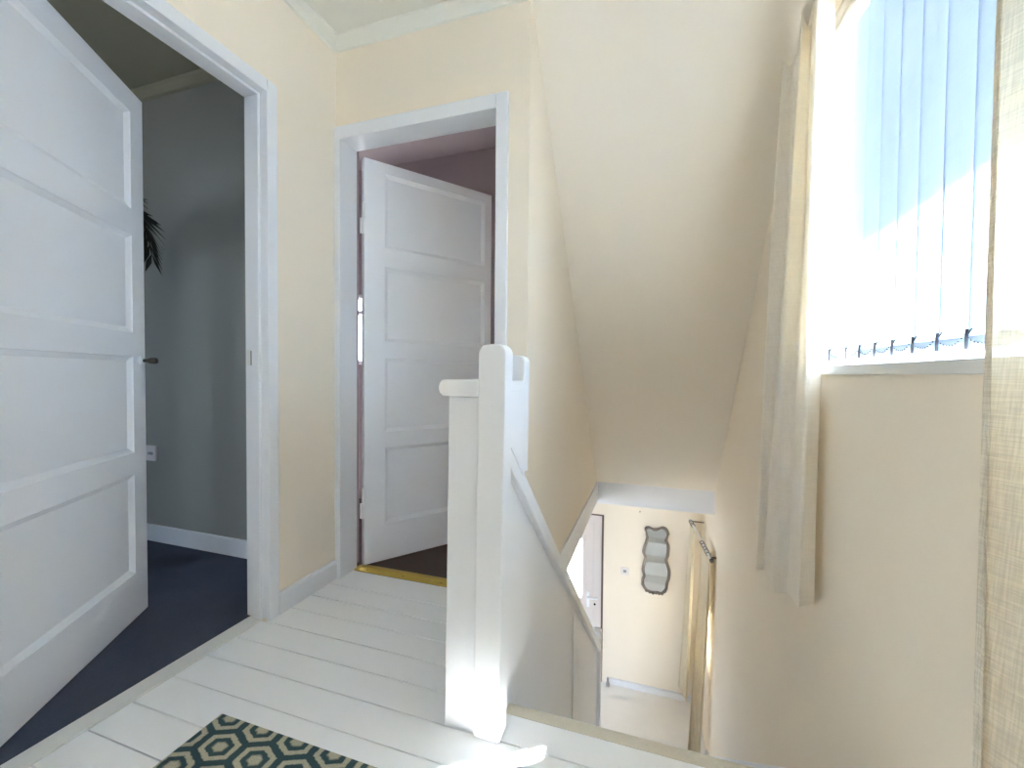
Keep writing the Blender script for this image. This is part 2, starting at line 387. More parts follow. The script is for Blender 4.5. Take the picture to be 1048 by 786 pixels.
# skirtings
def skirt_prof(h, t): return [(0, 0), (t, 0), (t, h - .012), (t * .5, h), (0, h)]
S(MB().prism([(XL + u, v) for u, v in skirt_prof(.086, .016)], 1, 1.297, YB - .016).build('baseboard_left', 'white'), 'short white skirting between the two doorways', 'skirting')
S(MB().prism([(YB - u, v) for u, v in skirt_prof(.086, .016)], 0, -0.559, -0.535).build('baseboard_back', 'white'), 'sliver of white skirting beside the half wall', 'skirting')
S(MB().prism([(YF - u, HZ + v) for u, v in skirt_prof(.07, .016)], 0, FD[1] + .05, XR).build('baseboard_far', 'white'), 'white skirting under the ornate mirror', 'skirting')

# ------------------------------------------------------------------ door linings + architraves
t = MB()
y0, y1 = D1; aw = .046
t.box(XL - .0, XL + .015, y1, y1 + aw, 0, D1H + aw); t.box(XL, XL + .015, y0 - aw, y0, 0, D1H + aw); t.box(XL, XL + .015, y0, y1, D1H, D1H + aw)
tr1 = t.build('trim_8', 'white', None, 0.004); S(tr1, 'white architrave around the wide left doorway', 'door frame')
t = MB()
t.box(XL - .10, XL + .0147, y1 - .001, y1 + .02, 0.0065, D1H + .02); t.box(XL - .10, XL + .0147, y0 - .02, y0 + .001, 0.0065, D1H + .02); t.box(XL - .10, XL + .0147, y0 + .001, y1 - .001, D1H - .001, D1H + .02)
t.box(XL - .058, XL - .020, y1 - .012, y1 - .0012, 0.007, D1H - .0012); t.box(XL - .058, XL - .020, y0 + .0012, y0 + .012, 0.007, D1H - .0012); t.box(XL - .058, XL - .020, y0 + .012, y1 - .012, D1H - .012, D1H - .0012)
lin1 = S(t.build('trim_9', 'white', None, 0.002), 'white lining and door stop inside the left doorway', 'door frame')
sp = MB().box(-1.492, -1.4585, y1 - .0035, y1 - .0008, .985, 1.045).build('strike_plate', 'strip', lin1)
MB().box(-1.470, -1.462, y1 - .0045, y1 - .003, .985, 1.04).build('latch_hole', 'black', sp)
t = MB(); x0, x1 = D2
t.box(XL + .001, x0, YB - .015, YB, 0, D2H + .058); t.box(x1, x1 + .05, YB - .015, YB, 0, D2H + .058); t.box(x0, x1, YB - .015, YB, D2H, D2H + .058)
S(t.build('trim_10', 'white', None, 0.004), 'white architrave around the doorway beside the stairs', 'door frame')
t = MB()
t.box(x0 - .02, x0 + .001, YB - .0147, YB + .104, 0.0005, D2H + .02); t.box(x1 - .001, x1 + .02, YB - .0147, YB + .104, 0.0005, D2H + .02); t.box(x0 + .001, x1 - .001, YB - .0147, YB + .104, D2H - .001, D2H + .02)
S(t.build('trim_11', 'white', None, 0.002), 'white lining inside the doorway beside the stairs', 'door frame')
# brass strip
pr = [(1.7095, 0.0), (1.7115, .004), (1.735, .0065), (1.738, .0095), (1.746, .0095), (1.749, .0065), (1.772, .0055), (1.774, 0.0)]
b = MB().prism(pr, 0, D2[0] + .002, D2[1] - .002).build('threshold_strip', 'brass')
tag(b, 'worn brass threshold strip in front of the half open second door', 'threshold strip')
for i, x in enumerate((-1.30, -1.10, -0.90, -0.70)):
    MB().lathe([(.004, 0), (.004, .0012), (.002, .0018)], (x, 1.723, .0055), 'z', 10).build('screw', 'bronze', b)

# ------------------------------------------------------------------ panelled doors
PAN = [(.185, .575), (.650, 1.025), (1.105, 1.480), (1.570, 1.940)]
def door_leaf(name, wd, ht, th, st0, st1, pans, mat='doorw'):
    """door leaf in its own frame: x from the hinge edge, y through the thickness, both faces panelled"""
    m = MB(); bm = m.bm
    us = [0, st0, wd - st1, wd]; zs_ = [0.0]
    for a, b_ in pans: zs_ += [a, b_]
    zs_.append(ht)
    for side in (0, 1):
        Y = 0.0 if side == 0 else th
        def P(u, z, d): return bm.verts.new((u, Y + (d if side == 0 else -d), z))
        for i in range(3):
            for j in range(len(zs_) - 1):
                u0, u1, a, b_ = us[i], us[i+1], zs_[j], zs_[j+1]
                if i == 1 and j % 2 == 1:
                    rings = []
                    for ins, d in ((0, 0), (.002, .003), (.016, .011), (.018, .0125)):
                        rings.append([P(u0+ins, a+ins, d), P(u1-ins, a+ins, d), P(u1-ins, b_-ins, d), P(u0+ins, b_-ins, d)])
                    for r0, r1 in zip(rings, rings[1:]):
                        for k in range(4): bm.faces.new((r0[k], r0[(k+1) % 4], r1[(k+1) % 4], r1[k]))
                    bm.faces.new(rings[-1])
                else:
                    bm.faces.new((P(u0,a,0), P(u1,a,0), P(u1,b_,0), P(u0,b_,0)))
    V = lambda u, y, z: bm.verts.new((u, y, z))
    for u in (0, wd): bm.faces.new((V(u,0,0), V(u,th,0), V(u,th,ht), V(u,0,ht)))
    for z in (0, ht): bm.faces.new((V(0,0,z), V(wd,0,z), V(wd,th,z), V(0,th,z)))
    bmesh.ops.remove_doubles(bm, verts=bm.verts, dist=1e-5)
    return m.build(name, mat)
def hinge(parent, z, u=-.004, y=-.004):
    h = MB()
    h.tube([(u - .003, y, z), (u - .003, y, z + .072)], .0055, 10)
    h.tube([(u - .003, y, z + .076), (u - .003, y, z + .15)], .0055, 10)
    h.box(u - .016, u + .003, y + .001, y + .005, z, z + .074)
    h.box(u - .003, u + .010, y + .001, y + .005, z + .076, z + .15)
    return h.build('hinge', 'white', parent)

# left door: hinged on the near jamb, swung into the dark room (its local y runs towards the landing, so flip it)
A = Vector((-1.916, 1.154)); B = Vector((-1.4935, 0.5235))
d1 = door_leaf('door_1', .757, 1.998, .038, .095, .080, [(a - .012, b_ - .022) for a, b_ in PAN])
ang1 = math.atan2(A.y - B.y, A.x - B.x)
d1.rotation_euler = (0, 0, ang1)
nrm = Vector((math.sin(ang1), -math.cos(ang1)))          # local -y in the world, faces the landing
d1.location = (B.x, B.y, .012)
S(d1, 'white four panel door standing open into the dark carpeted room', 'door')
kn = MB()
kn.lathe([(.021, 0), (.021, -.004), (.017, -.008), (.010, -.010)], (.727, 0, .988), 'y', 24)
kr = kn.build('handle_rose', 'white', d1, smooth=True)
kn = MB()
kn.lathe([(.007, -.008), (.007, -.020), (.009, -.026), (.012, -.032), (.0125, -.048), (.010, -.054), (.003, -.056)], (.727, 0, .988), 'y', 20)
tag(kn.build('door_knob', 'bronze', d1, smooth=True), 'slim dark metal knob')
kn = MB()
kn.lathe([(.022, .038), (.022, .043), (.010, .047), (.009, .066), (.012, .070)], (.727, 0, .988), 'y', 20)
kn.tube([(.720, .072, .988), (.76, .074, .988), (.805, .074, .986), (.83, .073, .984)], [.010, .009, .008, .007], 12)
tag(kn.build('door_lever', 'bronze', d1, smooth=True), 'dark metal lever on the room side')

# second door: hinged on the left jamb, half open into the next room
ang2 = math.radians(54.4)
d2 = door_leaf('door_2', .735, 1.988, .036, .103, .045, [(a, b_ - .004) for a, b_ in PAN])
d2.location = (-1.337, 1.750, .012); d2.rotation_euler = (0, 0, ang2)
S(d2, 'white four panel door half open behind the newel post', 'door')
hinge(d2, .235); hinge(d2, 1.62)

# ------------------------------------------------------------------ stairs
NR = 13; RH = -HZ / NR; GO = 0.233; Y0 = 1.150
m = MB(); poly = [(Y0, -.06)]
for k in range(1, NR):
    z = -k * RH; y = Y0 + (k - 1) * GO
    poly += [(y, z - .03), (y + .0, z)] if k == 1 else [(y + .012, z + .0)] and [(y + .010, z - .03), (y - .012, z - .03), (y - .012, z)][::1]
# simple clean step outline (nosings kept below the sight line over the landing edge)
poly = [(Y0 + .001, -.165)]
for k in range(1, NR):
    z = -k * RH; ya = Y0 + (k - 1) * GO; yb = Y0 + k * GO
    poly += [(ya + .001, z), (yb + .015, z), (yb + .015, z - .03), (yb, z - .035)]
poly += [(Y0 + (NR - 1) * GO, HZ + .001)]
poly += [(Y0 + (NR - 1) * GO - .30, HZ + .001), (Y0 + .001, -.62)]
# drop duplicate first tread point
S(m.prism(poly, 0, -0.384, XR - .022).build('staircase', 'cream'), 'carpeted flight of stairs going down below the landing edge', 'staircase')
sl = RH / GO
def pitch(y): return -(y - Y0) * sl - RH * 0
st = [(1.18, pitch(1.18) + .05), (4.02, pitch(4.02) + .05), (4.16, HZ + .12), (4.16, HZ + .001), (3.80, HZ + .001), (1.18, pitch(1.18) - .30)]
S(MB().prism(st, 0, XR - .021, XR - .0005).build('trim_12', 'white', None, 0.003), 'white stair string along the foot of the right wall', 'stair string')

# balustrade (one thing): half wall, cap, posts, boarded side, handrail
LEAN = 0.010
bal = empty('balustrade', (-0.40, 1.05, 0))
tag(bal, 'white boarded balustrade with newel post and handrail beside the stairs', 'balustrade')
def part(mb, name, mat, lean=0.0, **k):
    for v in mb.bm.verts:                       # the old posts stand a little out of plumb
        if v.co.z > 0: v.co.x += lean * v.co.z
    o = mb.build(name, mat, None, **k); o.parent = bal; o.matrix_parent_inverse = Matrix.Translation((0.40, -1.05, 0)); return o
part(MB().box(-0.526, -0.4365, 1.030, 1.180, 0.0005, 0.899).box(-0.526, -0.4800, 1.180, YB - .016, 0.0005, 0.899), 'half_wall', 'white', LEAN, bevel=.003)
def rounded(x0, x1, z0, z1, rl, rr, n=8):
    """cross-section x/z with rounded top corners"""
    p = [(x0, z0), (x1, z0)]
    for k in range(n + 1):
        a = PI/2 * k / n; p.append((x1 - rr + rr*math.cos(a), z1 - rr + rr*math.sin(a)))
    for k in range(n + 1):
        a = PI/2 + PI/2 * k / n; p.append((x0 + rl + rl*math.cos(a), z1 - rl + rl*math.sin(a)))
    return p
cap = MB(); prf = []
for k in range(13):
    a = PI/2 + PI * k / 12; prf.append((-0.548 + .014 + .016*math.cos(a), .922 + .022*math.sin(a)))
far = prf + [(-0.4780, .900), (-0.4780, .944)]
prf = prf + [(-0.4365, .900), (-0.4365, .944)]
cap.prism(prf, 1, 1.016, 1.182); cap.prism(far, 1, 1.182, YB - .0165)
part(cap, 'cap_rail', 'white', LEAN, bevel=.003)
part(MB().prism(rounded(-0.437, -0.363, 0.0005, 1.036, .026, .026, 10), 1, 1.018, 1.078), 'newel_post', 'white', LEAN, bevel=.004, seg=3)
zb = lambda y: .700 - .850 * (y - 1.10)
ztp = lambda y: zb(y) + .066
part(MB().prism(rounded(-0.425, -0.3635, ztp(1.215), 1.014, .012, .020, 8), 1, 1.190, 1.242), 'upper_post', 'white', LEAN, bevel=.003, seg=2)
part(MB().prism([(1.070, ztp(1.07) - .02), (1.195, ztp(1.195) - .02), (1.195, .915), (1.070, .915)], 0, -0.425, -0.3637), 'side_board', 'white', LEAN)
rl = [(1.070, .913), (1.195, .913), (1.195, .941), (1.070, .941)]
part(MB().prism(rl, 0, -0.430, -0.3630), 'top_rail', 'white', LEAN, bevel=.002)
part(MB().prism([(1.0785, zb(1.0785)), (3.372, zb(3.372)), (3.372, ztp(3.372)), (1.0785, ztp(1.0785))], 0, -0.425, -0.3600), 'handrail', 'white', bevel=.005, seg=2)
pn = [(1.075, zb(1.075) + .01), (3.369, zb(3.369) + .01), (3.369, max(HZ + .002, pitch(3.369) - .30)), (1.125, pitch(1.125) - .30), (1.125, .001), (1.075, .001)]
part(MB().prism(pn, 0, -0.402, -0.3855), 'side_panel', 'white')
part(MB().prism([(2.232, zb(2.232) - .001), (2.262, zb(2.262) - .001), (2.262, pitch(2.262) - .28), (2.232, pitch(2.232) - .28)], 0, -0.3853, -0.379), 'cover_strip', 'white', bevel=.001)
bs = [(1.2425, pitch(1.2425) + .06), (3.369, pitch(3.369) + .06), (3.369, pitch(3.369) - .30), (1.2425, pitch(1.2425) - .30)]
part(MB().prism(bs, 0, -0.3853, -0.3842), 'base_board', 'white')
part(MB().prism(rounded(-0.425, -0.357, HZ + .001, -1.07, .024, .024, 8), 1, 3.3725, 3.440), 'newel_post', 'white', bevel=.005, seg=2)

# ------------------------------------------------------------------ upper window, blind, curtains
y0, y1, z0, z1 = WIN
wf = MB(); fx0, fx1 = XR + .084, XR + .128
wf.box(fx0, fx1, y0 + .001, y0 + .055, z0 + .0035, z1 - .001); wf.box(fx0, fx1, y1 - .055, y1 - .001, z0 + .0035, z1 - .001)
wf.box(fx0, fx1, y0 + .055, y1 - .055, z0 + .0035, z0 + .060); wf.box(fx0, fx1, y0 + .055, y1 - .055, z1 - .055, z1 - .001)
wf.box(fx0, fx1, 0.60, 0.655, z0 + .060, z1 - .055)
win1 = S(wf.build('window_1', 'frame', None, .004), 'white window frame behind the vertical blind', 'window')
MB().box(fx0 + .022, fx0 + .026, y0 + .05, 0.601, z0 + .055, z1 - .05).build('pane', 'glass', win1)
MB().box(fx0 + .022, fx0 + .026, 0.654, y1 - .05, z0 + .055, z1 - .05).build('pane', 'glass', win1)
sill = MB(); sill.box(XR - .014, XR + .13, y0 + .0015, y1 - .0015, z0 + .0005, z0 + .003); sill.box(XR - .014, XR - .0005, y0 - .02, y1 + .02, z0 - .024, z0 + .003)
S(sill.build('trim_13', 'strip', None, .0015), 'white window sill under the vertical blind', 'window sill')

bl = empty('vertical_blind', (0.55, 1.06, 2.03))
tag(bl, 'white vertical blind with fabric slats closing the bright window', 'blind')
def bpart(mb, name, mat, **k):
    o = mb.build(name, mat, None, **k); o.parent = bl; o.matrix_parent_inverse = Matrix.Translation((-0.55, -1.06, -2.03)); return o
hr = []
for k in range(9):
    a = PI * k / 8; hr.append((.548 - .022*math.sin(a) * 1.0, 2.038 - .020*math.cos(a) * -1.0))
def ridge(zc, xc, rx, rz_):
    return [(xc - rx * math.cos(PI * k / 8 - PI / 2), zc + rz_ * math.sin(PI * k / 8 - PI / 2)) for k in range(9)] + [(.572, zc + rz_), (.572, zc - rz_)]
bpart(MB().prism(ridge(2.042, .548, .020, .021), 1, y0 + .01, y1 - .012), 'headrail', 'track', bevel=.001)
bpart(MB().prism(ridge(2.095, .548, .020, .020), 1, y0 + .01, y1 - .012), 'top_rail', 'track', bevel=.001)
bpart(MB().box(.556, .570, y0 + .01, y1 - .012, 2.060, 2.078), 'channel', 'bronze')
VP = 0.0860; nv = 14; YV = 1.600
tilt = math.radians(3)          # slats turned a little towards the landing door
vw = .0465
ends = []
for i in range(nv):
    yc = YV - .034 - i * VP if i else YV + .010   # the first slat hangs a little apart and sun slips past it
    if yc - vw < y0 + .01: break
    g = []
    zb_ = 1.008; zt_ = 1.988
    cs, sn = math.cos(tilt), math.sin(tilt)
    cols = []
    for k in range(9):
        u = -vw + 2 * vw * k / 8; bow = .004 * (1 - (u / vw) ** 2)
        # u runs along the slat; bow pushes its middle into the room
        cols.append((.552 - bow * cs + u * sn * -1.0, yc + u * cs - bow * sn))
    for z in (zb_, zb_ + .045, (zb_ + zt_) / 2, zt_): g.append([(c[0], c[1], z) for c in cols])
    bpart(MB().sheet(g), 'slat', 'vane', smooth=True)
    ends.append((cols[0], cols[-1]))
    a, b_ = Vector(cols[1]), Vector(cols[-2])
    wgt = MB(); dx = (b_ - a).normalized(); nn = Vector((-dx.y, dx.x))
    q0 = a + nn * .0012; q1 = b_ + nn * .0012
    ps = [a - nn * -.0012, b_ - nn * -.0012, b_ + nn * .0034, a + nn * .0034]
    wgt.prism([(p.x, p.y) for p in ps], 2, 1.012, 1.036)
    bpart(wgt, 'slat_weight', 'vane')
    wgt = MB()
    # hook stub at the leading edge of the weight
    e = Vector(cols[-1]) + nn * .003 - dx * .002
    wgt.tube([(e.x, e.y, 1.012), (e.x, e.y, 1.050)], .0026, 6)
    wgt.tube([(e.x, e.y, 1.038), (e.x - dx.x * .014, e.y - dx.y * .014, 1.050)], .0016, 6)
    bpart(wgt, 'chain_hook', 'weight')
ch = MB()
for (a0, b0), (a1, b1) in zip(ends, ends[1:]):
    p0 = Vector((b0[0] - .004, b0[1], 1.040)); p1 = Vector((b1[0] - .004, b1[1], 1.040))
    for k in range(11):
        t_ = k / 10; p = p0.lerp(p1, t_); p.z -= .075 * t_ * (1 - t_)
        ch.lathe([(.0006, -.0016), (.0021, 0), (.0006, .0016)], p, 'z', 6)
bpart(ch, 'bead_chain', 'weight')

# curtain track on the wall above the window
tk = empty('curtain_track', (XR - .03, 1.1, 2.03))
tag(tk, 'cream curtain track above the vertical blind', 'curtain track')
def tpart(mb, name, mat, **k):
    o = mb.build(name, mat, None, **k); o.parent = tk; o.matrix_parent_inverse = Matrix.Translation((-(XR - .03), -1.1, -2.03)); return o
tpart(MB().tube([(.509, .20, 2.150), (.509, 1.97, 2.150)], .008, 14), 'rod', 'track', smooth=True)
for y in (.30, 1.45):
    tpart(MB().box(.509, XR, y - .01, y + .01, 2.143, 2.157), 'bracket', 'track', bevel=.002)

def curtain_mesh(p_top0, p_top1, p_bot0, p_bot1, folds, amp, phase=0.0, nz=26, ns=150, over=.35, head=.06, wig=0.0, pleat=True):
    """hanging cloth: top/bottom end points, sharp folds deepening below a gathered heading"""
    T0, T1, B0, B1 = map(Vector, (p_top0, p_top1, p_bot0, p_bot1)); g = []
    across = (T1 - T0); across.z = 0; wid = across.length; across.normalize()
    nrm_ = Vector((-across.y, across.x, 0))
    for j in range(nz + 1):
        v = j / nz; v = v ** 1.3
        row = []
        for i in range(ns + 1):
            s = i / ns
            p = T0.lerp(T1, s).lerp(B0.lerp(B1, s), v)
            th = 2 * PI * folds * s + phase + wig * math.sin(3.1 * v + 5 * s)
            am = amp * (0.55 + 0.45 * min(1, v / .25)) * (0.8 + 0.4 * math.sin(7.3 * s + 1.1))
            c = math.sin(th) + .22 * math.sin(3 * th)
            p = p + nrm_ * (am * c) + across * (over * wid / folds * .5 * math.sin(2 * th) * (0.6 + .4 * v))
            if pleat and v < .02: p.z += .010 * math.cos(th * 2)
            row.append(p)
        g.append(row)
    return MB().sheet(g)
def pleated(top, bot, nz=28, per=10, scal=.012):
    """cloth hung in deep pleats: matching lists of (x, y, z) fold points at heading and hem"""
    def dense(P):
        P = [Vector(p) for p in P]; o = []
        for a, b_ in zip(P, P[1:]):
            o += [a.lerp(b_, k / per) for k in range(per)]
        o.append(P[-1])
        for _ in range(3):
            o = [o[0]] + [(o[k-1] + o[k] * 2 + o[k+1]) / 4 for k in range(1, len(o) - 1)] + [o[-1]]
        return o
    T, B = dense(top), dense(bot); g = []
    for j in range(nz + 1):
        v = (j / nz); row = []
        for k, (a, b_) in enumerate(zip(T, B)):
            p = a.lerp(b_, v)
            p.x += .006 * math.sin(4.3 * v + k * .33) * min(1, v * 3)
            p.y += .010 * math.sin(3.1 * v + k * .21) * min(1, v * 3)
            if j == 0: p.z += scal * math.cos(2 * PI * k / per)
            row.append(p)
        g.append(row)
    return MB().sheet(g)
c = pleated([(.500,1.960,2.12),(.440,1.860,2.13),(.492,1.860,2.13),(.440,1.630,2.13),(.494,1.705,2.13),(.440,1.500,2.13),(.504,1.545,2.13)],
            [(.500,2.240,.07),(.440,2.150,.09),(.492,2.130,.10),(.440,1.870,.125),(.500,1.835,.15),(.440,1.545,.225),(.504,1.575,.235)])
cu = c.build('curtain', 'curtain', None, smooth=True)
tag(cu, 'ivory linen curtain hanging left of the window, hem below the sill', 'curtain', 'pair of linen curtains at the landing window')
cl = cu
def hooks(ya, n, step, cur):
    for k in range(n):
        y = ya - k * step
        MB().tube([(.490, y, 2.110), (.492, y, 2.140), (.496, y, 2.150), (.500, y, 2.140)], .0018, 6).build('hook', 'track', cur)
hooks(1.90, 6, .085, cu)
c = curtain_mesh((.455, .80, 2.175), (.455, .16, 2.175), (.392, .690, .20), (.400, .06, .12), 4.2, .022, 2.6, wig=.3)
cu = c.build('curtain', 'sheer', None, smooth=True)
tag(cu, 'open weave linen curtain at the right edge, nearest the camera', 'curtain', 'pair of linen curtains at the landing window')
hooks(.66, 5, .09, cu)

wf = MB(); y0, y1, z0, z1 = SW
wf.box(fx0, fx1, y0, y0 + .05, z0, z1); wf.box(fx0, fx1, y1 - .05, y1, z0, z1); wf.box(fx0, fx1, y0 + .05, y1 - .05, z0, z0 + .05); wf.box(fx0, fx1, y0 + .05, y1 - .05, z1 - .05, z1)
fill_win = S(wf.build('fill_window', 'frame'), 'added window behind the camera, side light for the landing', 'window')
MB().box(fx0 + .02, fx0 + .024, y0 + .045, y1 - .045, z0 + .045, z1 - .045).build('pane', 'glass', fill_win)
# eaves outside, which shade the top of the blind
S(MB().box(XR + .135, XR + .98, -1.6, 3.2, 2.57, 2.65).build('trim_14', 'sofit'), 'roof overhang outside above the window', 'eaves')

S(MB().box(-2.0, 1.1, YF + .125, YF + 1.10, -0.44, -0.36).build('added_canopy', 'sofit'), 'unseen canopy added to keep the sun off the front door', 'canopy')  # added out of view to block direct sun through the door glass

# ------------------------------------------------------------------ hall: window, curtains, mirror, switch, front door
y0, y1, z0, z1 = HWIN
wf = MB(); wf.box(fx0, fx1, y0, y0 + .05, z0, z1); wf.box(fx0, fx1, y1 - .05, y1, z0, z1); wf.box(fx0, fx1, y0 + .05, y1 - .05, z0, z0 + .05); wf.box(fx0, fx1, y0 + .05, y1 - .05, z1 - .05, z1)
win2 = S(wf.build('window_2', 'frame'), 'hall window behind the cream curtains downstairs', 'window')
MB().box(fx0 + .022, fx0 + .026, y0 + .045, y1 - .045, z0 + .045, z1 - .045).build('pane', 'glass', win2)
rod = empty('curtain_rod', (.43, 4.3, -.55)); tag(rod, 'slim pale curtain rod at the foot of the stairs', 'curtain rod')
def rpart(mb, name, mat, **k):
    o = mb.build(name, mat, None, **k); o.parent = rod; o.matrix_parent_inverse = Matrix.Translation((-.43, -4.3, .55)); return o
R0, R1 = Vector((.392, 4.78, -.545)), Vector((.478, 3.79, -.545))
rpart(MB().tube([R0, R1], .010, 12), 'rod', 'white', smooth=True)
rpart(MB().lathe([(.010, 0), (.018, -.012), (.018, -.022), (.006, -.034)], R1, 'y', 14), 'finial', 'bronze', smooth=True)
rpart(MB().tube([R1 + Vector((0, .05, 0)), Vector((XR, R1.y + .05, -.545))], .006, 8), 'bracket', 'bronze')
rpart(MB().tube([R0 + Vector((0, -.05, 0)), Vector((XR, R0.y - .05, -.545))], .006, 8), 'bracket', 'bronze')
def eyelets(parent, ya, yb, n):
    for k in range(n):
        y = ya + (yb - ya) * (k + .5) / n; t_ = (y - R0.y) / (R1.y - R0.y); cpt = R0.lerp(R1, t_)
        ring = [(cpt.x + .017*math.cos(2*PI*q/14), cpt.y + (.006 if k % 2 else -.006) * math.sin(2*PI*q/14), cpt.z - .004 + .017*math.sin(2*PI*q/14)) for q in range(14)]
        MB().tube(ring, .0035, 6, closed=True).build('curtain_ring', 'bronze', parent)
def ptr(y): return R0.lerp(R1, (y - R0.y) / (R1.y - R0.y))
a, b_ = ptr(4.78), ptr(4.56)
hc = curtain_mesh((a.x, a.y, -.568), (b_.x, b_.y, -.568), (.300, 4.79, -2.30), (.375, 4.60, -2.36), 2.5, .020, .4, nz=14, ns=70).build('curtain', 'hallcur', None, smooth=True)
tag(hc, 'narrow cream curtain beside the ornate mirror, farther of the hall pair', 'curtain', 'pair of cream curtains in the hall')
eyelets(hc, 4.76, 4.58, 4)
a, b_ = ptr(4.22), ptr(3.84)
hc = curtain_mesh((a.x, a.y, -.568), (b_.x, b_.y, -.568), (.345, 4.17, HZ + .012), (.440, 4.10, HZ + .012), 2.5, .024, .2, nz=16, ns=80).build('curtain', 'hallcur', None, smooth=True)
tag(hc, 'long cream curtain reaching the hall floor by the right wall', 'curtain', 'pair of cream curtains in the hall')
eyelets(hc, 4.20, 3.88, 5)

OUT = [(-0.059,-0.722),(-0.02,-0.697),(0.027,-0.711),(0.079,-0.703),(0.127,-0.682),(0.171,-0.698),(0.195,-0.745),(0.185,-0.794),(0.177,-0.824),(0.201,-0.88),(0.203,-0.947),(0.195,-1.009),(0.184,-1.051),(0.203,-1.109),(0.218,-1.168),(0.213,-1.237),(0.195,-1.308),(0.182,-1.378),(0.138,-1.43),(0.094,-1.43),(0.049,-1.435),(-0.003,-1.434),(-0.049,-1.406),(-0.082,-1.356),(-0.086,-1.298),(-0.073,-1.248),(-0.085,-1.188),(-0.075,-1.117),(-0.061,-1.046),(-0.081,-0.994),(-0.075,-0.935),(-0.053,-0.866),(-0.044,-0.796)]
def catmull(P, n=4):
    o = []; L = len(P)
    for i in range(L):
        p0, p1, p2, p3 = (Vector(P[(i + k - 1) % L]) for k in range(4))
        for q in range(n):
            t_ = q / n
            o.append(.5 * ((2*p1) + (p2-p0)*t_ + (2*p0-5*p1+4*p2-p3)*t_**2 + (3*p1-p0-3*p2+p3)*t_**3))
    return o
oc = catmull(OUT); cen = Vector((.064, -1.065))
def inset(p, dlt):
    v = Vector((cen.x, max(-1.27, min(-.86, p.y)))) - p
    return p + v.normalized() * dlt
mr = MB(); rings = []
for dlt, yy in ((0, YF - .001), (0, YF - .012), (.007, YF - .024), (.020, YF - .027), (.030, YF - .018), (.034, YF - .010)):
    rings.append([mr.bm.verts.new((p.x, yy, p.y)) for p in (inset(q, dlt) for q in oc)])
n_ = len(oc)
for r0, r1 in zip(rings, rings[1:]):
    for k in range(n_): mr.bm.faces.new((r0[k], r0[(k+1)%n_], r1[(k+1)%n_], r1[k]))
mr.bm.faces.new(rings[0])
# scrolls along the frame
for k in range(0, n_, 3):
    p = inset(oc[k], .013 + .004 * math.sin(k)); t_ = (oc[(k+1) % n_] - oc[k-1]).normalized()
    q = [(p.x + t_.x * s_ + .008*math.cos(5*s_*40) * -t_.y, YF - .026 - .004*math.cos(s_*90), p.y + t_.y * s_ + .008*math.cos(5*s_*40) * t_.x) for s_ in (-.016,-.010,-.004,.002,.008,.014)]
    mr.tube(q, [.003,.006,.007,.007,.005,.003], 6)
mir = mr.build('wall_mirror', 'mframe')
tag(mir, 'wavy edged wall mirror in an ornate pewter frame on the hall wall', 'mirror')
gm = MB(); gm.bm.faces.new([gm.bm.verts.new((p.x, YF - .0125, p.y)) for p in (inset(q, .030) for q in oc)])
gm.build('mirror_glass', 'mirror', mir)

sw = MB().box(-.306, -.220, YF - .008, YF, -1.278, -1.192).build('light_switch', 'switch', None, .003)
tag(sw, 'small square white light switch left of the mirror', 'light switch')
MB().box(-.280, -.246, YF - .012, YF - .008, -1.250, -1.220).build('rocker', 'sgrey', sw, .001)
nl = MB().tube([(-.111, YF, -.545), (-.111, YF - .02, -.550), (-.111, YF - .024, -.540)], .004, 8).build('nail', 'bronze')
tag(nl, 'small nail in the wall above the ornate mirror', 'nail')
ds = MB().lathe([(.020, 0), (.020, .03), (.012, .06), (.012, .085), (.006, .09)], (-.43, YF - .05, HZ), 'z', 14).build('door_stop', 'sgrey', None, smooth=True)
tag(ds, 'little grey door stop on the hall carpet by the front door', 'door stop')

# front door
fw, fh = FD[1] - FD[0], FD[2] - HZ
fr = MB(); fr.box(FD[1] - .022, FD[1], YF - .004, YF + .10, HZ, FD[2]); fr.box(FD[0], FD[0] + .022, YF - .004, YF + .10, HZ, FD[2]); fr.box(FD[0] + .022, FD[1] - .022, YF - .004, YF + .10, FD[2] - .016, FD[2])
S(fr.build('trim_15', 'dgap'), 'brown frame around the front door', 'door frame')
dx0, dx1 = FD[0] + .024, FD[1] - .024; dz0, dz1 = HZ + .012, FD[2] - .018; dy0, dy1 = YF + .012, YF + .060
gl = (dx0 + .16, dx1 - .205, -1.64, -.925)
m = MB()
m.box(dx0, gl[0], dy0, dy1, dz0, dz1); m.box(gl[1], dx1, dy0, dy1, dz0, dz1); m.box(gl[0], gl[1], dy0, dy1, dz0, gl[2]); m.box(gl[0], gl[1], dy0, dy1, gl[3], dz1)
for (xa, xb, za, zb2) in ((gl[0]-.03, gl[0]+.012, gl[2]-.03, gl[3]+.03), (gl[1]-.012, gl[1]+.03, gl[2]-.03, gl[3]+.03)):
    m.box(xa, xb, dy0 - .010, dy0 - .0002, za, zb2)
m.box(gl[0]+.012, gl[1]-.012, dy0-.010, dy0-.0002, gl[2]-.03, gl[2]+.012); m.box(gl[0]+.012, gl[1]-.012, dy0-.010, dy0-.0002, gl[3]-.012, gl[3]+.03)
m.box(dx1 - .105, dx1 - .085, dy0 - .005, dy0 - .0002, dz0 + .1, dz1 - .1)
d3 = S(m.build('door_3', 'upvc', None, .002), 'pale glazed front door left of the hall wall', 'door')
MB().box(gl[0], gl[1], dy0 + .02, dy0 + .026, gl[2], gl[3]).build('pane', 'glass', d3)
h = MB(); hx = dx1 - .145; hz = -1.60
h.box(hx - .016, hx + .016, dy0 - .009, dy0 - .0003, hz - .12, hz + .06)
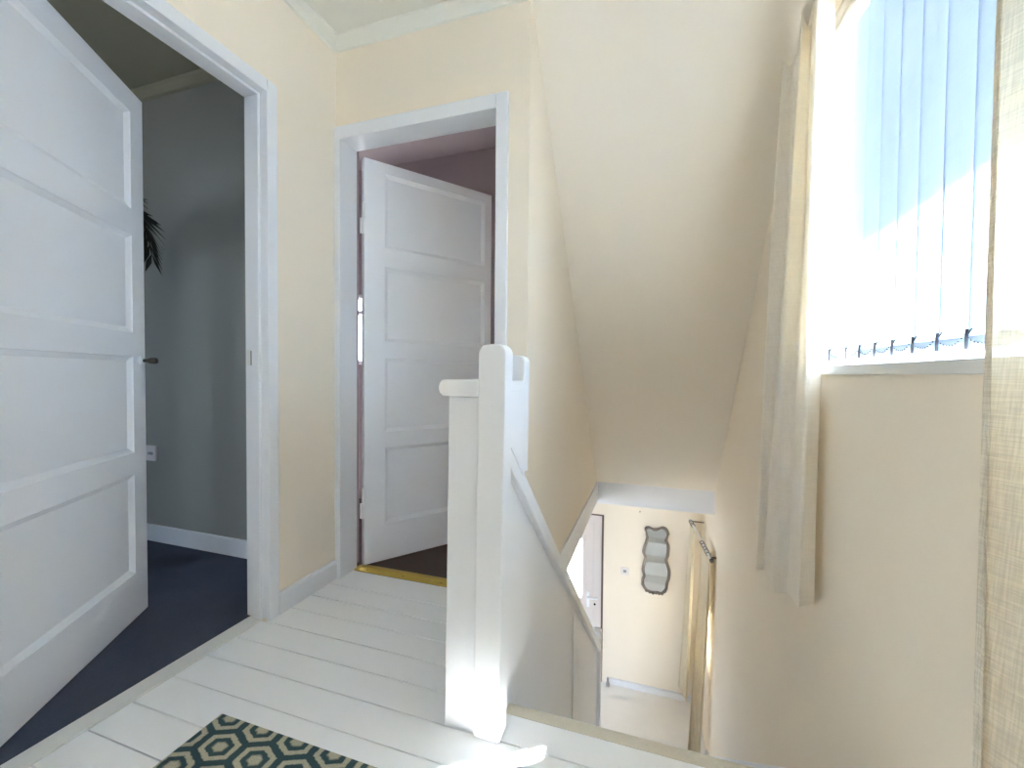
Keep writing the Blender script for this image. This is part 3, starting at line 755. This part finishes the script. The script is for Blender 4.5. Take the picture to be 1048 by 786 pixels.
h.tube([(hx, dy0 - .006, hz), (hx, dy0 - .045, hz), (hx + .02, dy0 - .052, hz + .006), (hx + .10, dy0 - .052, hz + .016), (hx + .115, dy0 - .050, hz + .022)], .010, 10)
tag(h.build('door_handle', 'white', d3, .002), 'white lever handle')
MB().lathe([(.012, 0), (.012, -.006), (.004, -.007)], (dx1 - .07, dy0 - .0002, -1.678), 'y', 14).build('keyhole', 'black', d3)

# ------------------------------------------------------------------ things in the dark room
so = MB().box(-2.715, -2.630, YB + .001, YB + .0098, .455, .541).build('wall_socket', 'switch', None, .003)
tag(so, 'white wall socket low on the dim wall behind the left door', 'socket')
MB().box(-2.690, -2.655, YB - .003, YB + .001, .49, .505).build('rocker', 'sgrey', so)
pl = empty('potted_palm', (-2.44, 1.36, .004)); tag(pl, 'dark palm with drooping leaf tips behind the open left door', 'plant')
MB().lathe([(.06, 0), (.075, .15), (.08, .16), (.072, .16), (.07, .14), (.02, .135)], (0, 0, 0), 'z', 24).build('pot', 'pot', pl, smooth=True)
MB().tube([(0, 0, .13), (.01, 0, .8), (0, .01, 1.4), (.0, .02, 1.70)], [.025, .02, .016, .01], 10).build('stem', 'pot', pl, smooth=True)
def frond(az, reach, droop, z0_, n=16, leaf=.16):
    m = MB(); ca, sa = math.cos(az), math.sin(az); path = []
    for k in range(n + 1):
        t_ = k / n; r_ = reach * t_; z_ = z0_ + .16 * math.sin(PI * min(1, t_ * 1.0) * .6) - droop * t_ ** 2.2
        path.append(Vector((r_ * ca, .02 + r_ * sa, z_)))
    m.tube(path, [.006 * (1 - .8 * k / n) + .001 for k in range(n + 1)], 6)
    for k in range(3, n + 1):
        for sd in (-1, 1):
            p = path[k]; tdir = (path[k] - path[k-1]).normalized(); side = Vector((-sa, ca, 0)) * sd
            L = leaf * (.55 + .45 * math.sin(PI * k / n))
            tip = p + tdir * L * .55 + side * L * .45 + Vector((0, 0, -L * .55))
            mid = p.lerp(tip, .45); wv = tdir.cross(tip - p).normalized().cross((tip - p).normalized()) * .011
            vs = [m.bm.verts.new(q) for q in (p, mid + wv, tip, mid - wv)]
            m.bm.faces.new(vs)
    return m.build('frond', 'leaf', pl, solid=.001)
for az, re, dr, zz in ((.12, .17, .30, 1.66), (1.2, .08, .2, 1.66), (2.3, .12, .25, 1.70), (3.3, .40, .4, 1.68), (4.2, .35, .35, 1.70), (5.9, .13, .12, 1.70)):
    frond(az, re, dr, zz)
win4 = MB()
for a in (-.9, -.40, .09): win4.box(-4.28, -4.23, a, a + .06, .75, 1.75)
win4.box(-4.278, -4.232, -.84, .09, .75, .81); win4.box(-4.278, -4.232, -.84, .09, 1.69, 1.75)
w4 = S(win4.build('window_4', 'frame'), 'window of the room behind the left door, out of view', 'window')
MB().box(-4.256, -4.252, -.85, .10, .80, 1.70).build('pane', 'glass', w4)

# ------------------------------------------------------------------ rug
rg = MB().box(-1.126, -0.20, 0.24, 0.857, 0.0005, 0.009).build('rug', 'rug', None, .003)
tag(rg, 'teal rug with nested cream hexagons on the white floorboards', 'rug')

# ground outside
S(MB().box(-14, 16, -14, 18, HZ - .16, HZ - .11).build('ground', 'ground'), 'dark paved ground outside the house', 'ground')

# ------------------------------------------------------------------ light: sky, sun
W = bpy.data.worlds.new('sky'); SC.world = W; W.use_nodes = True
nt = W.node_tree; nt.nodes.clear()
bg = nt.nodes.new('ShaderNodeBackground'); wo = nt.nodes.new('ShaderNodeOutputWorld')
bg.inputs[0].default_value = (0.68, 0.81, 1.0, 1); bg.inputs[1].default_value = 3.5
nt.links.new(bg.outputs[0], wo.inputs[0])
sd = bpy.data.lights.new('sun', 'SUN'); sd.energy = 110.0; sd.angle = math.radians(.6); sd.color = (1, .965, .91)
so_ = bpy.data.objects.new('sun', sd); C.objects.link(so_)
so_.rotation_euler = Vector((-.842, -.539, -1.10)).to_track_quat('-Z', 'Y').to_euler()
so_.location = (6, 1, 7)

# ------------------------------------------------------------------ camera
fpx, yaw, pit, rol = 436.417609, 0.318587890, -0.0235601770, 0.00826939139
cyw, syw = math.cos(yaw), math.sin(yaw)
fwd = Vector((-syw * math.cos(pit), cyw * math.cos(pit), math.sin(pit)))
rt = Vector((cyw, syw, 0)); up = rt.cross(fwd)
r_ = math.cos(rol) * rt + math.sin(rol) * up; u_ = r_.cross(fwd)
cam = bpy.data.cameras.new('camera'); cam.sensor_fit = 'HORIZONTAL'; cam.sensor_width = 36.0; cam.lens = fpx / 1048 * 36.0
cam.clip_start = .02; cam.clip_end = 100
co = bpy.data.objects.new('camera', cam); C.objects.link(co)
mw = Matrix((( r_.x, u_.x, -fwd.x, 0), (r_.y, u_.y, -fwd.y, 0), (r_.z, u_.z, -fwd.z, .96), (0, 0, 0, 1)))
co.matrix_world = mw
SC.camera = co
vs = SC.view_settings
vs.view_transform = 'Standard'; vs.look = 'None'; vs.exposure = 2.38; vs.gamma = 1.0; vs.use_curve_mapping = False
SC.cycles.max_bounces = 12; SC.cycles.diffuse_bounces = 8; SC.cycles.transparent_max_bounces = 16; SC.cycles.transmission_bounces = 8
